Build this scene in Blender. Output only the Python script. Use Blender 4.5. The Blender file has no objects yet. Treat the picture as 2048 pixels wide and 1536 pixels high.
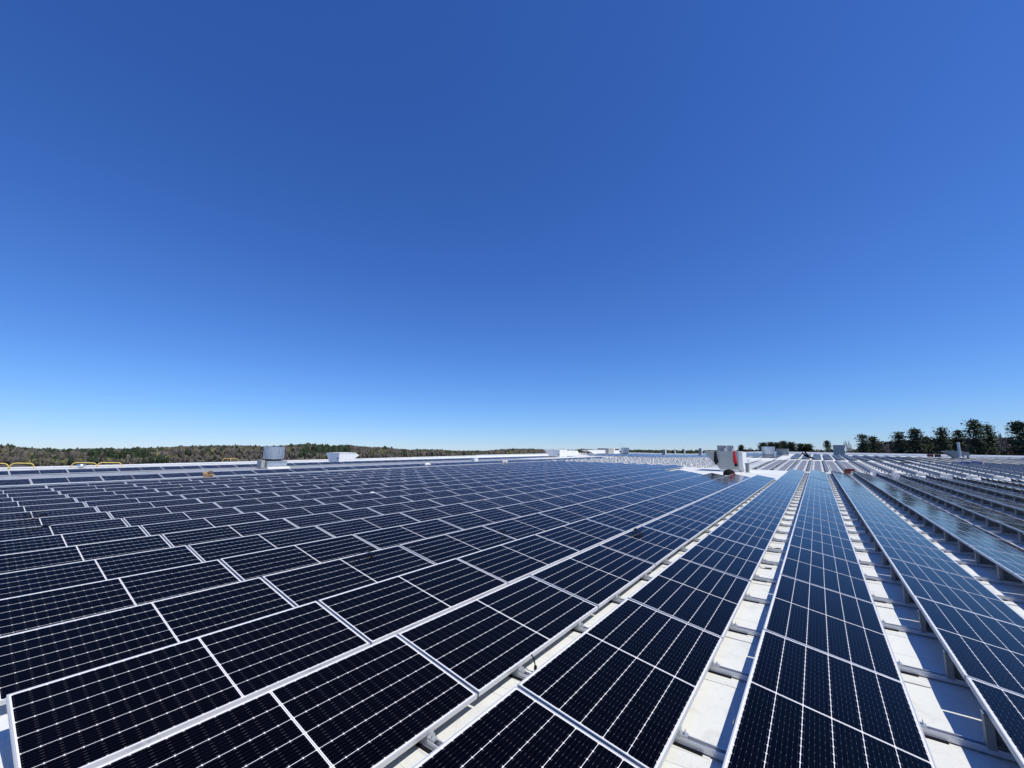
import bpy, math, random
from math import sin, cos, tan, atan2, pi, radians, hypot, sqrt
from mathutils import Vector, Matrix, noise

S = bpy.context.scene
COL = S.collection

# ------------------------------------------------------------------ camera, sky, sun, exposure
F = 832.85                                   # focal length in pixels of a 2048 px wide picture
HC = 2.0876                                  # eye height over the roof plane
YAW, PITCH, ROLL = .6281, .1444, .0127       # measured against the (gently pitched) roof plane
GPITCH, GROLL = math.atan(138.0 / F), .0012  # measured against the true horizon
EYE = Vector((0, 0, HC))


def axes(yaw, pit, rol):
    f = Vector((-sin(yaw) * cos(pit), cos(yaw) * cos(pit), sin(pit)))
    r0 = Vector((cos(yaw), sin(yaw), 0))
    u0 = r0.cross(f)
    r = r0 * cos(rol) + u0 * sin(rol)
    return r, r.cross(f), f


AR = axes(YAW, PITCH, ROLL)                  # camera axes in the roof's own frame
AG = axes(YAW, GPITCH, GROLL)                # camera axes in the world


def cols(a):
    return Matrix(((a[0].x, a[1].x, a[2].x), (a[0].y, a[1].y, a[2].y), (a[0].z, a[1].z, a[2].z)))


M3 = cols(AG) @ cols(AR).transposed()        # the roof is a plane pitched about one degree
ROOF = Matrix.Translation(EYE) @ M3.to_4x4() @ Matrix.Translation(-EYE)

cam = bpy.data.cameras.new('camera')
camo = bpy.data.objects.new('camera', cam)
COL.objects.link(camo)
m = cols((AG[0], AG[1], -AG[2])).to_4x4()
camo.matrix_world = Matrix.Translation(EYE) @ m
cam.sensor_width = 36.0
cam.sensor_fit = 'HORIZONTAL'
cam.lens = F / 2048 * 36
cam.clip_start = .05
cam.clip_end = 20000
S.camera = camo

SUN = (M3 @ Vector((.533, .012, 1.0))).normalized()     # direction towards the sun
w = bpy.data.worlds.new('World')
S.world = w
w.use_nodes = True
nt = w.node_tree
bg = nt.nodes['Background']
sky = nt.nodes.new('ShaderNodeTexSky')
sky.sky_type = 'NISHITA'
sky.sun_disc = False
sky.sun_elevation = math.asin(SUN.z)
sky.sun_rotation = atan2(SUN.x, SUN.y)
sky.altitude = 100
sky.air_density = 1.0
sky.dust_density = 0.0
sky.ozone_density = 6.0
sep = nt.nodes.new('ShaderNodeSeparateColor')     # a deeper, bluer rendering of the same clear sky
com = nt.nodes.new('ShaderNodeCombineColor')
nt.links.new(sky.outputs[0], sep.inputs[0])
for ch, (p_, k_) in enumerate(((1.20, .505), (1.08, .805), (.92, 1.62))):
    pw = nt.nodes.new('ShaderNodeMath')
    pw.operation = 'POWER'
    pw.inputs[1].default_value = p_
    ml = nt.nodes.new('ShaderNodeMath')
    ml.operation = 'MULTIPLY'
    ml.inputs[1].default_value = k_
    nt.links.new(sep.outputs[ch], pw.inputs[0])
    nt.links.new(pw.outputs[0], ml.inputs[0])
    nt.links.new(ml.outputs[0], com.inputs[ch])
nt.links.new(com.outputs[0], bg.inputs[0])
bg.inputs[1].default_value = .099

sl = bpy.data.lights.new('sun', 'SUN')
sl.energy = 4.4
sl.angle = radians(.53)
sl.color = (1, .945, .84)
slo = bpy.data.objects.new('sun', sl)
COL.objects.link(slo)
slo.rotation_euler = SUN.to_track_quat('Z', 'Y').to_euler()
slo.location = SUN * 60

S.view_settings.view_transform = 'Standard'
S.view_settings.look = 'None'
S.view_settings.exposure = 0
S.view_settings.gamma = 1
S.cycles.max_bounces = 6
S.cycles.caustics_reflective = False
S.cycles.caustics_refractive = False

# ------------------------------------------------------------------ helpers
ON_ROOF = []                                 # top-level things that stand on the pitched roof


def ray(px, py, a):
    return a[2] + a[0] * ((px - 1024) / F) - a[1] * ((py - 768) / F)


def on_z(px, py, z=0.0):                     # roof frame: where a sight line meets a level
    d = ray(px, py, AR)
    return EYE + d * ((z - HC) / d.z)


def on_y(px, py, y):                         # roof frame: where it meets a plane across the rows
    d = ray(px, py, AR)
    return EYE + d * (y / d.y)


def on_x(px, py, x):
    d = ray(px, py, AR)
    return EYE + d * (x / d.x)


def at_range(px, py, rng):                   # world frame, horizontal distance
    d = ray(px, py, AG)
    return EYE + d * (rng / hypot(d.x, d.y))


def project(p):                              # roof frame point to pixels
    q = Vector(p) - EYE
    d = q.dot(AR[2])
    if d < .05:
        return None
    return 1024 + F * q.dot(AR[0]) / d, 768 - F * q.dot(AR[1]) / d


def tag(o, label=None, cat=None, group=None, kind=None):
    if label: o['label'] = label
    if cat: o['category'] = cat
    if group: o['group'] = group
    if kind: o['kind'] = kind
    return o


def empty(name, loc=(0, 0, 0), rot=(0, 0, 0), roof=True):
    o = bpy.data.objects.new(name, None)
    o.empty_display_size = .2
    COL.objects.link(o)
    o.location = loc
    o.rotation_euler = rot
    if roof: ON_ROOF.append(o)
    return o


def link(name, me, parent=None, roof=True, loc=None):
    o = bpy.data.objects.new(name, me)
    COL.objects.link(o)
    if loc is not None: o.location = loc
    if parent: o.parent = parent
    elif roof: ON_ROOF.append(o)
    return o


class MB:
    """collects vertices and faces of one mesh"""
    def __init__(s):
        s.v, s.f, s.mi, s.uv = [], [], [], None

    def face(s, pts, mi=0):
        n = len(s.v)
        s.v += [tuple(p) for p in pts]
        s.f.append(tuple(range(n, n + len(pts))))
        s.mi.append(mi)

    def box(s, a, b, mi=0):
        x0, y0, z0 = a
        x1, y1, z1 = b
        n = len(s.v)
        s.v += [(x0, y0, z0), (x1, y0, z0), (x1, y1, z0), (x0, y1, z0), (x0, y0, z1), (x1, y0, z1), (x1, y1, z1), (x0, y1, z1)]
        for q in ((0, 3, 2, 1), (4, 5, 6, 7), (0, 1, 5, 4), (1, 2, 6, 5), (2, 3, 7, 6), (3, 0, 4, 7)):
            s.f.append(tuple(n + i for i in q))
            s.mi.append(mi)

    def prism(s, prof, axis, a, b, mi=0):
        """profile of (p, q) pairs pushed along an axis from a to b"""
        def P(p, q, t):
            return (p, t, q) if axis == 'y' else ((t, p, q) if axis == 'x' else (p, q, t))
        n = len(s.v)
        k = len(prof)
        s.v += [P(p, q, a) for p, q in prof] + [P(p, q, b) for p, q in prof]
        s.f.append(tuple(n + i for i in range(k)))
        s.f.append(tuple(n + k + i for i in reversed(range(k))))
        for i in range(k):
            j = (i + 1) % k
            s.f.append((n + i, n + k + i, n + k + j, n + j))
        s.mi += [mi] * (k + 2)

    def lathe(s, prof, c=(0, 0, 0), seg=28, mi=0, cap=True):
        n = len(s.v)
        for r, z in prof:
            for i in range(seg):
                a = 2 * pi * i / seg
                s.v.append((c[0] + r * cos(a), c[1] + r * sin(a), c[2] + z))
        for k in range(len(prof) - 1):
            for i in range(seg):
                j = (i + 1) % seg
                s.f.append((n + k * seg + i, n + k * seg + j, n + (k + 1) * seg + j, n + (k + 1) * seg + i))
                s.mi.append(mi)
        if cap:
            s.f.append(tuple(n + i for i in reversed(range(seg))))
            s.f.append(tuple(n + (len(prof) - 1) * seg + i for i in range(seg)))
            s.mi += [mi, mi]

    def tube(s, pts, rad, seg=8, mi=0, closed=False):
        pts = [Vector(p) for p in pts]
        k = len(pts)
        n = len(s.v)
        rads = rad if isinstance(rad, (list, tuple)) else [rad] * k
        for i, p in enumerate(pts):
            if closed: d = pts[(i + 1) % k] - pts[i - 1]
            else: d = pts[min(i + 1, k - 1)] - pts[max(i - 1, 0)]
            d = d.normalized() if d.length > 1e-9 else Vector((0, 0, 1))
            a = d.cross(Vector((.13, .21, .97)))
            if a.length < .05: a = d.cross(Vector((1, 0, 0)))
            a.normalize()
            b = d.cross(a)
            for j in range(seg):
                t = 2 * pi * j / seg
                s.v.append(tuple(p + (a * cos(t) + b * sin(t)) * rads[i]))
        for i in range(k if closed else k - 1):
            i2 = (i + 1) % k
            for j in range(seg):
                j2 = (j + 1) % seg
                s.f.append((n + i * seg + j, n + i * seg + j2, n + i2 * seg + j2, n + i2 * seg + j))
                s.mi.append(mi)
        if not closed:
            s.f.append(tuple(n + j for j in reversed(range(seg))))
            s.f.append(tuple(n + (k - 1) * seg + j for j in range(seg)))
            s.mi += [mi, mi]

    def mesh(s, name, *mats, smooth=False):
        me = bpy.data.meshes.new(name)
        me.from_pydata(s.v, [], s.f)
        for mt in mats: me.materials.append(mt)
        if len(mats) > 1: me.polygons.foreach_set('material_index', s.mi)
        if smooth: me.polygons.foreach_set('use_smooth', [True] * len(s.f))
        me.update()
        return me

    def build(s, name, mat, parent=None, roof=True, smooth=False):
        mats = mat if isinstance(mat, (list, tuple)) else [mat]
        return link(name, s.mesh(name, *mats, smooth=smooth), parent, roof)


# ------------------------------------------------------------------ materials
class N:
    def __init__(s, name):
        s.m = bpy.data.materials.new(name)
        s.m.use_nodes = True
        s.t = s.m.node_tree
        s.b = s.t.nodes['Principled BSDF']

    def node(s, typ, **kw):
        n = s.t.nodes.new(typ)
        for k, v in kw.items(): setattr(n, k, v)
        return n

    def put(s, sock, v):
        if hasattr(v, 'bl_idname') or hasattr(v, 'is_output'): s.t.links.new(v, sock)
        else: sock.default_value = v

    def math(s, op, a, b=None, c=None):
        n = s.node('ShaderNodeMath', operation=op)
        s.put(n.inputs[0], a)
        if b is not None: s.put(n.inputs[1], b)
        if c is not None: s.put(n.inputs[2], c)
        return n.outputs[0]

    def mix(s, fac, a, b):
        n = s.node('ShaderNodeMix', data_type='RGBA')
        s.put(n.inputs[0], fac)
        s.put(n.inputs[6], a)
        s.put(n.inputs[7], b)
        return n.outputs[2]

    def noise(s, scale, detail=4, rough=.55, vec=None, dist=0):
        n = s.node('ShaderNodeTexNoise')
        n.inputs['Scale'].default_value = scale
        n.inputs['Detail'].default_value = detail
        n.inputs['Roughness'].default_value = rough
        n.inputs['Distortion'].default_value = dist
        if vec is None:
            vec = s.node('ShaderNodeTexCoord').outputs['Object']
        s.t.links.new(vec, n.inputs['Vector'])
        return n.outputs['Fac']

    def ramp(s, fac, p0, p1):
        n = s.node('ShaderNodeMapRange')
        s.put(n.inputs[0], fac)
        n.inputs[1].default_value = p0
        n.inputs[2].default_value = p1
        return n.outputs[0]

    def bump(s, h, strength, dist=.01):
        n = s.node('ShaderNodeBump')
        n.inputs['Strength'].default_value = strength
        n.inputs['Distance'].default_value = dist
        s.put(n.inputs['Height'], h)
        s.t.links.new(n.outputs[0], s.b.inputs['Normal'])

    def set(s, **kw):
        for k, v in kw.items():
            s.put(s.b.inputs[{'color': 'Base Color', 'rough': 'Roughness', 'metal': 'Metallic', 'spec': 'Specular IOR Level', 'ior': 'IOR'}[k]], v)
        return s


def rgb(r, g, b):
    return (r, g, b, 1)


def plain(name, col, rough=.6, metal=0.0, var=.12, scale=6.0, bump=0.0, spec=.5):
    n = N(name)
    f = n.noise(scale, 5)
    n.set(color=n.mix(n.ramp(f, .3, .7), rgb(*[c * (1 - var) for c in col]), rgb(*[min(1, c * (1 + var)) for c in col])), rough=rough, metal=metal, spec=spec)
    if bump: n.bump(f, bump)
    return n.m


# roof membrane: white sheet, lapped seams, faint dirt and scuffs
n = N('roof_membrane')
tc = n.node('ShaderNodeTexCoord').outputs['Object']
big = n.noise(.35, 5, .6, tc)
fine = n.noise(9.0, 6, .65, tc)
mid = n.noise(2.3, 6, .7, tc, .6)
c = n.mix(n.ramp(big, .35, .7), rgb(.735, .75, .71), rgb(.64, .655, .615))
c = n.mix(n.math('MULTIPLY', n.ramp(mid, .52, .76), .7), c, rgb(.47, .47, .44))
c = n.mix(n.math('MULTIPLY', n.ramp(fine, .60, .76), .5), c, rgb(.45, .44, .42))
sx = n.node('ShaderNodeSeparateXYZ')
n.t.links.new(tc, sx.inputs[0])
seam = n.math('LESS_THAN', n.math('FRACT', n.math('DIVIDE', sx.outputs[1], 3.05)), .006)
c = n.mix(n.math('MULTIPLY', seam, .4), c, rgb(.4, .4, .4))
n.set(color=c, rough=.55, spec=.35)
n.bump(n.math('ADD', mid, n.math('MULTIPLY', fine, .3)), .6, .02)
MEMBRANE = n.m

MAT_WHITE = plain('white_painted_metal', (.78, .78, .76), .5, 0, .06, 3)
MAT_UNIT = plain('grey_painted_metal', (.40, .41, .375), .5, 0, .05, 2.5)
MAT_PARAPET = plain('white_parapet_cap', (.80, .80, .79), .5, 0, .05, .8)
MAT_ALU = plain('anodised_aluminium', (.66, .68, .71), .38, .55, .05, 20)
MAT_GALV = plain('galvanised_steel', (.55, .58, .60), .42, .6, .14, 9)
MAT_DULL = plain('dull_weathered_zinc', (.24, .25, .26), .6, .3, .15, 6)
MAT_DRUM = plain('spun_aluminium', (.60, .65, .70), .33, .85, .10, 5)
MAT_GREY = plain('plain_grey', (.30, .32, .34), .65, 0, .18, 1.2)
MAT_BLACK = plain('black_rubber', (.006, .006, .008), .85, 0, .2, 15, 0, .2)
MAT_DARK = plain('dark_opening', (.02, .02, .022), .7)
MAT_YELLOW = plain('safety_yellow_paint', (.70, .53, .13), .45, 0, .08, 5)
MAT_RED = plain('red_cloth', (.55, .03, .045), .8, 0, .2, 14, .3, .25)
MAT_BCLOTH = plain('black_cloth', (.014, .014, .016), .85, 0, .2, 14, .3, .25)
MAT_CARD = plain('cardboard', (.33, .21, .11), .8, 0, .12, 7)
MAT_BROWN = plain('brown_carton', (.22, .06, .045), .8, 0, .2, 7)
MAT_BLUE = plain('blue_wrap', (.12, .13, .30), .35, 0, .3, 5, .3)
MAT_BLOCK = plain('pale_concrete', (.62, .61, .58), .85, 0, .12, 12)
MAT_FRAME = plain('silver_frame', (.62, .63, .64), .42, .4, .03, 8)
MAT_BARK = plain('bark', (.07, .055, .042), .9, 0, .3, 3)
MAT_BAREWOOD = plain('grey_twigs', (.26, .23, .21), .9, 0, .2, 3)
MAT_WALL = plain('wall_panel', (.5, .5, .48), .7, 0, .05, .3)

L, W, TILT = 2.263, 1.040, .1694             # one module, and its slope to the right
PX_, PY_ = 1.3942, 2.287                     # row pitch, module pitch along a row
XR0, YR0 = -.567, .533
ZH = .300                                    # high edge over the roof

# photovoltaic glass: six columns of half cells, white backsheet lines, corner nicks, solder dashes
n = N('photovoltaic_glass')
uv = n.node('ShaderNodeUVMap', uv_map='UVMap').outputs[0]
sx = n.node('ShaderNodeSeparateXYZ')
n.t.links.new(uv, sx.inputs[0])
U, V = sx.outputs[0], sx.outputs[1]
pv = (W - .044) / 6
pu = (L / 2 - .031) / 13
cv = n.math('DIVIDE', n.math('SUBTRACT', V, .022), pv)
fv = n.math('FRACT', cv)
dv = n.math('MULTIPLY', n.math('MINIMUM', fv, n.math('SUBTRACT', 1.0, fv)), pv)
um = n.math('ABSOLUTE', n.math('SUBTRACT', U, L / 2))
cu = n.math('DIVIDE', n.math('SUBTRACT', um, .009), pu)
fu = n.math('FRACT', cu)
du = n.math('MULTIPLY', n.math('MINIMUM', fu, n.math('SUBTRACT', 1.0, fu)), pu)
line = n.math('LESS_THAN', dv, .0017)
nick = n.math('LESS_THAN', n.math('ADD', dv, du), .0075)
midg = n.math('LESS_THAN', um, .0085)
midd = n.math('LESS_THAN', um, .0016)
edge = n.math('MAXIMUM', n.math('GREATER_THAN', um, L / 2 - .019), n.math('GREATER_THAN', n.math('ABSOLUTE', n.math('SUBTRACT', V, W / 2)), W / 2 - .0185))
white = n.math('MAXIMUM', n.math('MAXIMUM', line, nick), n.math('MAXIMUM', n.math('SUBTRACT', midg, midd), edge))
fb = n.math('FRACT', n.math('ADD', n.math('MULTIPLY', fv, 6.0), .0))
db = n.math('MULTIPLY', n.math('ABSOLUTE', n.math('SUBTRACT', fb, .5)), pv / 6)
bus = n.math('LESS_THAN', db, .0007)
dash = n.math('MULTIPLY', n.math('LESS_THAN', db, .0013), n.math('LESS_THAN', du, .0095))
info = n.node('ShaderNodeObjectInfo')
cellid = n.node('ShaderNodeTexWhiteNoise', noise_dimensions='3D')
cmb = n.node('ShaderNodeCombineXYZ')
n.put(cmb.inputs[0], n.math('FLOOR', cv))
n.put(cmb.inputs[1], n.math('FLOOR', n.math('DIVIDE', U, pu)))
n.put(cmb.inputs[2], n.math('MULTIPLY', info.outputs['Random'], 50.0))
n.t.links.new(cmb.outputs[0], cellid.inputs['Vector'])
cell = n.mix(cellid.outputs[0], rgb(.0006, .0007, .0016), rgb(.0011, .0013, .0028))
c = n.mix(n.math('MULTIPLY', bus, .035), cell, rgb(.5, .5, .52))
c = n.mix(n.math('MULTIPLY', dash, .11), c, rgb(.6, .6, .62))
c = n.mix(white, c, rgb(.82, .82, .82))
dust = n.noise(3.0, 5, .6)
n.set(color=c, rough=n.math('ADD', .055, n.math('MULTIPLY', dust, .05)), spec=.5, ior=1.155)
PV = n.m
MAT_BACK = plain('white_backsheet', (.55, .56, .57), .6)

# ------------------------------------------------------------------ roof of the building


def sstep(a, b, x):
    t = max(0, min(1, (x - a) / (b - a)))
    return t * t * (3 - 2 * t)


def zr(x, y):                                # beyond the valley the deck climbs again on the right
    return .0152 * max(0, min(y, 106) - 47) * sstep(-26, -8, x)


def rx(i):
    return XR0 + PX_ * i


def ky(k):
    return YR0 + PY_ * k


XW, XE, YS, YN, ZG = -44.6, 75.0, -9.0, 106.0, -11.0
xs = sorted(set([XW, XE] + [x * 2.5 for x in range(-17, 30)] + [round(-4 + .2 * i, 3) for i in range(70)]))
ys = sorted(set([YS, YN] + [y * 2.5 for y in range(-3, 42)] + [round(1.6 + .16 * i, 3) for i in range(110)]))
mb = MB()
for y in ys:
    for x in xs:
        q = Vector((x * 1.1, y * 1.7, 3.1))
        mb.v.append((x, y, zr(x, y) + .010 * noise.noise(q) * (1 if -5 < x < 12 and y < 20 else .3)
                     + .006 * noise.noise(q * 2.7) * (1 if -5 < x < 12 and y < 20 else 0)))
nx = len(xs)
for j in range(len(ys) - 1):
    for i in range(nx - 1):
        mb.f.append((j * nx + i, j * nx + i + 1, (j + 1) * nx + i + 1, (j + 1) * nx + i))
mb.mi = [0] * len(mb.f)
roof = mb.build('roof', MEMBRANE, smooth=True)
tag(roof, 'broad flat roof of white membrane under the solar panels', kind='structure')

mb = MB()
for a, b in (((XW, YS), (XE, YS)), ((XE, YS), (XE, YN)), ((XE, YN), (XW, YN)), ((XW, YN), (XW, YS))):
    mb.face([(a[0], a[1], ZG - 3), (b[0], b[1], ZG - 3), (b[0], b[1], zr(*b) - .02), (a[0], a[1], zr(*a) - .02)])
tag(mb.build('building_wall', MAT_WALL), 'pale outer walls of the warehouse below the roof edge', 'building')

# flat grey strips along the far left of the roof
mb = MB()
for x0, x1 in ((-36.4, -30.3), (-42.8, -38.9)):
    mb.face([(x0, -8, .008), (x1, -8, .008), (x1, 52, .008), (x0, 52, .008)])
tag(mb.build('roof_strips', MAT_GREY), 'flat grey strips along the left side of the roof', kind='structure')

# parapets
mb = MB()
pz = on_x(200, 930.5, XW).z
for y0, y1, h0, h1 in ((YS, 12, .09, .13), (12, 30, .13, .18), (30, 52, .18, .27), (52, YN + .35, .34, .40)):
    mb.prism([(y0, -.3), (y1, -.3), (y1, h1 - .05), (y0, h0 - .05)], 'x', XW - .35, XW + .05)
    mb.prism([(y0, h0 - .05), (y1, h1 - .05), (y1, h1), (y0, h0)], 'x', XW - .40, XW + .10)
tag(mb.build('parapet_wall', MAT_PARAPET), 'long low white parapet along the left roof edge below the wooded hills', 'parapet')
mb = MB()
seg = 24
for i in range(seg):
    xa, xb = XW + .06 + (XE - XW) * i / seg, XW + .06 + (XE - XW) * (i + 1) / seg
    za, zb = zr(xa, YN), zr(xb, YN)
    for y0, y1, h0, h1 in ((YN, YN + .35, -.3, .36), (YN - .06, YN + .41, .36, .44)):
        n0 = len(mb.v)
        mb.v += [(xa, y0, za + h0), (xb, y0, zb + h0), (xb, y1, zb + h0), (xa, y1, za + h0), (xa, y0, za + h1), (xb, y0, zb + h1), (xb, y1, zb + h1), (xa, y1, za + h1)]
        for q in ((0, 3, 2, 1), (4, 5, 6, 7), (0, 1, 5, 4), (2, 3, 7, 6)):
            mb.f.append(tuple(n0 + t for t in q))
            mb.mi.append(0)
tag(mb.build('parapet_wall', MAT_PARAPET), 'low white parapet along the far roof edge in front of the pine trees', 'parapet')

# ------------------------------------------------------------------ solar panels


def slab_uv(me, pts):
    lay = me.uv_layers.new(name='UVMap')
    for lp in me.loops: lay.data[lp.index].uv = pts[lp.vertex_index]


def glass_into(mb, uvs, T=None):
    e = .008
    P = [(e, e), (W - e, e), (W - e, L - e), (e, L - e)]
    n0 = len(mb.v)
    for z in (-.0022, -.0075):
        for x, y in P:
            v = Vector((x, y, z))
            mb.v.append(tuple(T @ v if T else v))
            uvs.append((y, x))
    mb.f.append((n0, n0 + 1, n0 + 2, n0 + 3)); mb.mi.append(0)
    mb.f.append((n0 + 7, n0 + 6, n0 + 5, n0 + 4)); mb.mi.append(1)


def frame_into(mb, T=None, mi=0):
    h, a = .035, .0095
    n0 = len(mb.v)
    ring = [(0, 0), (W, 0), (W, L), (0, L)]
    inn = [(a, a), (W - a, a), (W - a, L - a), (a, L - a)]
    for R, z in ((ring, -h), (ring, 0), (inn, 0), (inn, -h)):
        for x, y in R:
            v = Vector((x, y, z))
            mb.v.append(tuple(T @ v if T else v))
    for k in range(4):
        for i in range(4):
            j = (i + 1) % 4
            mb.f.append((n0 + k * 4 + i, n0 + k * 4 + j, n0 + ((k + 1) % 4) * 4 + j, n0 + ((k + 1) % 4) * 4 + i))
            mb.mi.append(mi)


mb = MB(); uvs = []
glass_into(mb, uvs)
GLASS = mb.mesh('glass', PV, MAT_BACK)
slab_uv(GLASS, uvs)
mb = MB()
frame_into(mb)
FRAME = mb.mesh('frame', MAT_FRAME)

ORD = ['first', 'second', 'third', 'fourth', 'fifth', 'sixth', 'seventh', 'eighth', 'ninth', 'tenth', 'eleventh', 'twelfth', 'thirteenth',
       'fourteenth', 'fifteenth', 'sixteenth', 'seventeenth', 'eighteenth', 'nineteenth', 'twentieth']


def ordinal(i):
    if i < 20: return ORD[i]
    tens = {2: 'twenty', 3: 'thirty', 4: 'forty'}[(i + 1) // 10]
    return (tens[:-1] + 'ieth') if (i + 1) % 10 == 0 else tens + '-' + ORD[(i + 1) % 10 - 1]


def k_end(i):
    if i >= -1: return 19
    if i >= -5: return 14
    if i >= -7: return 15
    return 19


slots = []                                   # (row, k, x, y, z)
for i in range(-17, 10):
    for k in range(0 if i <= -3 else -1, k_end(i)):
        slots.append((i, k, rx(i), ky(k), ZH))
for k in range(0, 28):
    slots.append((-20, k, -28.75, ky(k), ZH))
    slots.append((-26, k, -37.5, ky(k), ZH - .06))
for i in range(-27, -3):                     # far fields past the bare racking
    for k in range(34, 44): slots.append((100 + i, k, rx(i), ky(k), ZH))
for i in range(-2, 21):
    for k in range(33, 44): slots.append((100 + i, k, rx(i), ky(k), ZH))


def corners(x, y, z):
    return [Vector((x + a * cos(TILT), y + b, z - a * sin(TILT))) for a in (0, W) for b in (0, L)]


rank = []
vis = {}
for s in slots:
    i, k, x, y, z = s
    cs = [project(p) for p in corners(x, y, z + zr(x, y))]
    if any(c is None for c in cs): continue
    if not any(0 <= c[0] <= 2048 and 0 <= c[1] <= 1536 for c in cs): continue
    q = [cs[0], cs[1], cs[3], cs[2]]
    area = abs(sum(q[a][0] * q[(a + 1) % 4][1] - q[(a + 1) % 4][0] * q[a][1] for a in range(4))) / 2
    rank.append((area, s))
    vis.setdefault(i, []).append(k)
rank.sort(key=lambda t: -t[0])
single = set((s[0], s[1]) for a, s in rank[:300])


def row_name(i):
    if i == 0: return 'in the row between the white strips'
    if i > 0: return 'in the ' + ordinal(i - 1) + ' row right of the white strips'
    if i == -20: return 'in the lone row past the white walkway'
    return 'in the ' + ordinal(-i - 1) + ' row left of the white strips'


rnd = random.Random(7)
fm, fuv = MB(), []
frm = MB()
for s in slots:
    i, k, x, y, z = s
    z += zr(x, y)
    jit = (rnd.gauss(0, .0016), TILT + rnd.gauss(0, .0035), rnd.gauss(0, .0006))
    if (i, k) in single:
        kk = k - min(vis[i])
        e = empty('solar_panel', (x, y, z), jit)
        tag(e, 'navy solar panel, %s from the front %s' % (ordinal(kk), row_name(i)), 'solar panel', 'solar panels laid out in rows on the roof')
        link('glass', GLASS, e)
        link('frame', FRAME, e)
    elif (i, k) in [] or True:
        if k < 0: continue
        T = Matrix.Translation((x, y, z)) @ Matrix.Rotation(jit[1], 4, 'Y') @ Matrix.Rotation(jit[0], 4, 'X')
        glass_into(fm, fuv, T)
        n0 = len(fm.v)
        frame_into(fm, T, 2)
        fuv += [(0, 0)] * (len(fm.v) - n0)
me = fm.mesh('distant_solar_panels', PV, MAT_BACK, MAT_FRAME)
slab_uv(me, fuv)
tag(link('distant_solar_panels', me), 'mass of small distant solar panels filling the far roof', 'solar panels', kind='stuff')

# grey cover strips over the wider section joint
for i, txt in ((-1, 'first'), (-2, 'second'), (-3, 'third'), (-4, 'fourth')):
    x, y = rx(i), ky(4)
    mb = MB()
    mb.box((.01, -.052, .003), (W - .01, .030, .007))
    o = mb.build('joint_cover', MAT_GALV)
    o.location = (x, y, ZH)
    o.rotation_euler = (0, TILT, 0)
    tag(o, 'grey cover strip over a panel joint in the %s row left of the white strips' % txt, 'cover strip', 'grey cover strips over the section joint')

# ------------------------------------------------------------------ support rails with uprights
mb = MB()
t = .004
mb.box((0, -.038, .042), (t, .038, .252))
mb.box((t, -.038, .042), (.045, -.038 + t, .252))
mb.box((t, .038 - t, .042), (.045, .038, .252))
mb.prism([(.046, .042), (.34, .042), (.34, .075), (.06, .21)], 'y', .034, .038)
mb.box((-.004, -.030, .2525), (.055, .030, .2600))
UPRIGHT = mb.mesh('upright', MAT_DULL)
mb = MB()
mb.box((-.10, -.03, .042), (-.02, .03, .088))
mb.box((-.02, -.022, .042), (.028, .022, .060))
mb.prism([(.006, .060), (.012, .060), (.012, .084), (.006, .084)], 'y', -.014, .014)
FOOT = mb.mesh('foot_clamp', MAT_GALV)
mb = MB()
mb.box((-.17, -.15, .002), (.17, .15, .0055))
SLIP = mb.mesh('slip_sheet', MEMBRANE)
mb = MB()
mb.box((-.13, -.055, .006), (.13, .055, .0155))
PAD = mb.mesh('rubber_pad', MAT_BLACK)

rn = 0
for k in range(-1, 19):
    for fr in (.25, .77):
        y = ky(k) + fr * PY_
        xa = -8.0 if k < 14 else rx(-1) - .15
        xb = rx(9) + W + .2
        if k < 0 and fr < .5: continue
        e = empty('support_rail', (0, y, 0))
        tag(e, 'galvanised rail crossing the roof under the panels, %s from the front' % ordinal(rn), 'rail', 'support rails crossing under the panel rows')
        rn += 1
        mb = MB()
        mb.prism([(-.032, .016), (.032, .016), (.032, .020), (.029, .020)] + [(.029, .056), (.020, .056), (.020, .052), (.025, .052), (.025, .021), (-.025, .021), (-.025, .052), (-.020, .052), (-.020, .056), (-.029, .056), (-.029, .020), (-.032, .020)], 'x', xa, xb)
        link('channel', mb.mesh('channel', MAT_ALU), e)
        rr = random.Random(rn * 31)
        for i in range(-3 if k < 14 else -1, 10):
            link('upright', UPRIGHT, e).location = (rx(i) - .022, 0, .004)
            if i <= 2:
                xl = rx(i) + W * cos(TILT)
                link('foot_clamp', FOOT, e).location = (xl + .02, 0, 0.012)
                link('rubber_pad', PAD, e).location = (xl + .02, 0, 0)
                o = link('slip_sheet', SLIP, e)
                o.location = (xl + .06 + rr.uniform(-.03, .03), -.06 + rr.uniform(-.03, .03), 0)
                o.rotation_euler = (0, 0, rr.uniform(-.12, .12))

# ------------------------------------------------------------------ bare racking and ballast
rb = random.Random(5)


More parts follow.
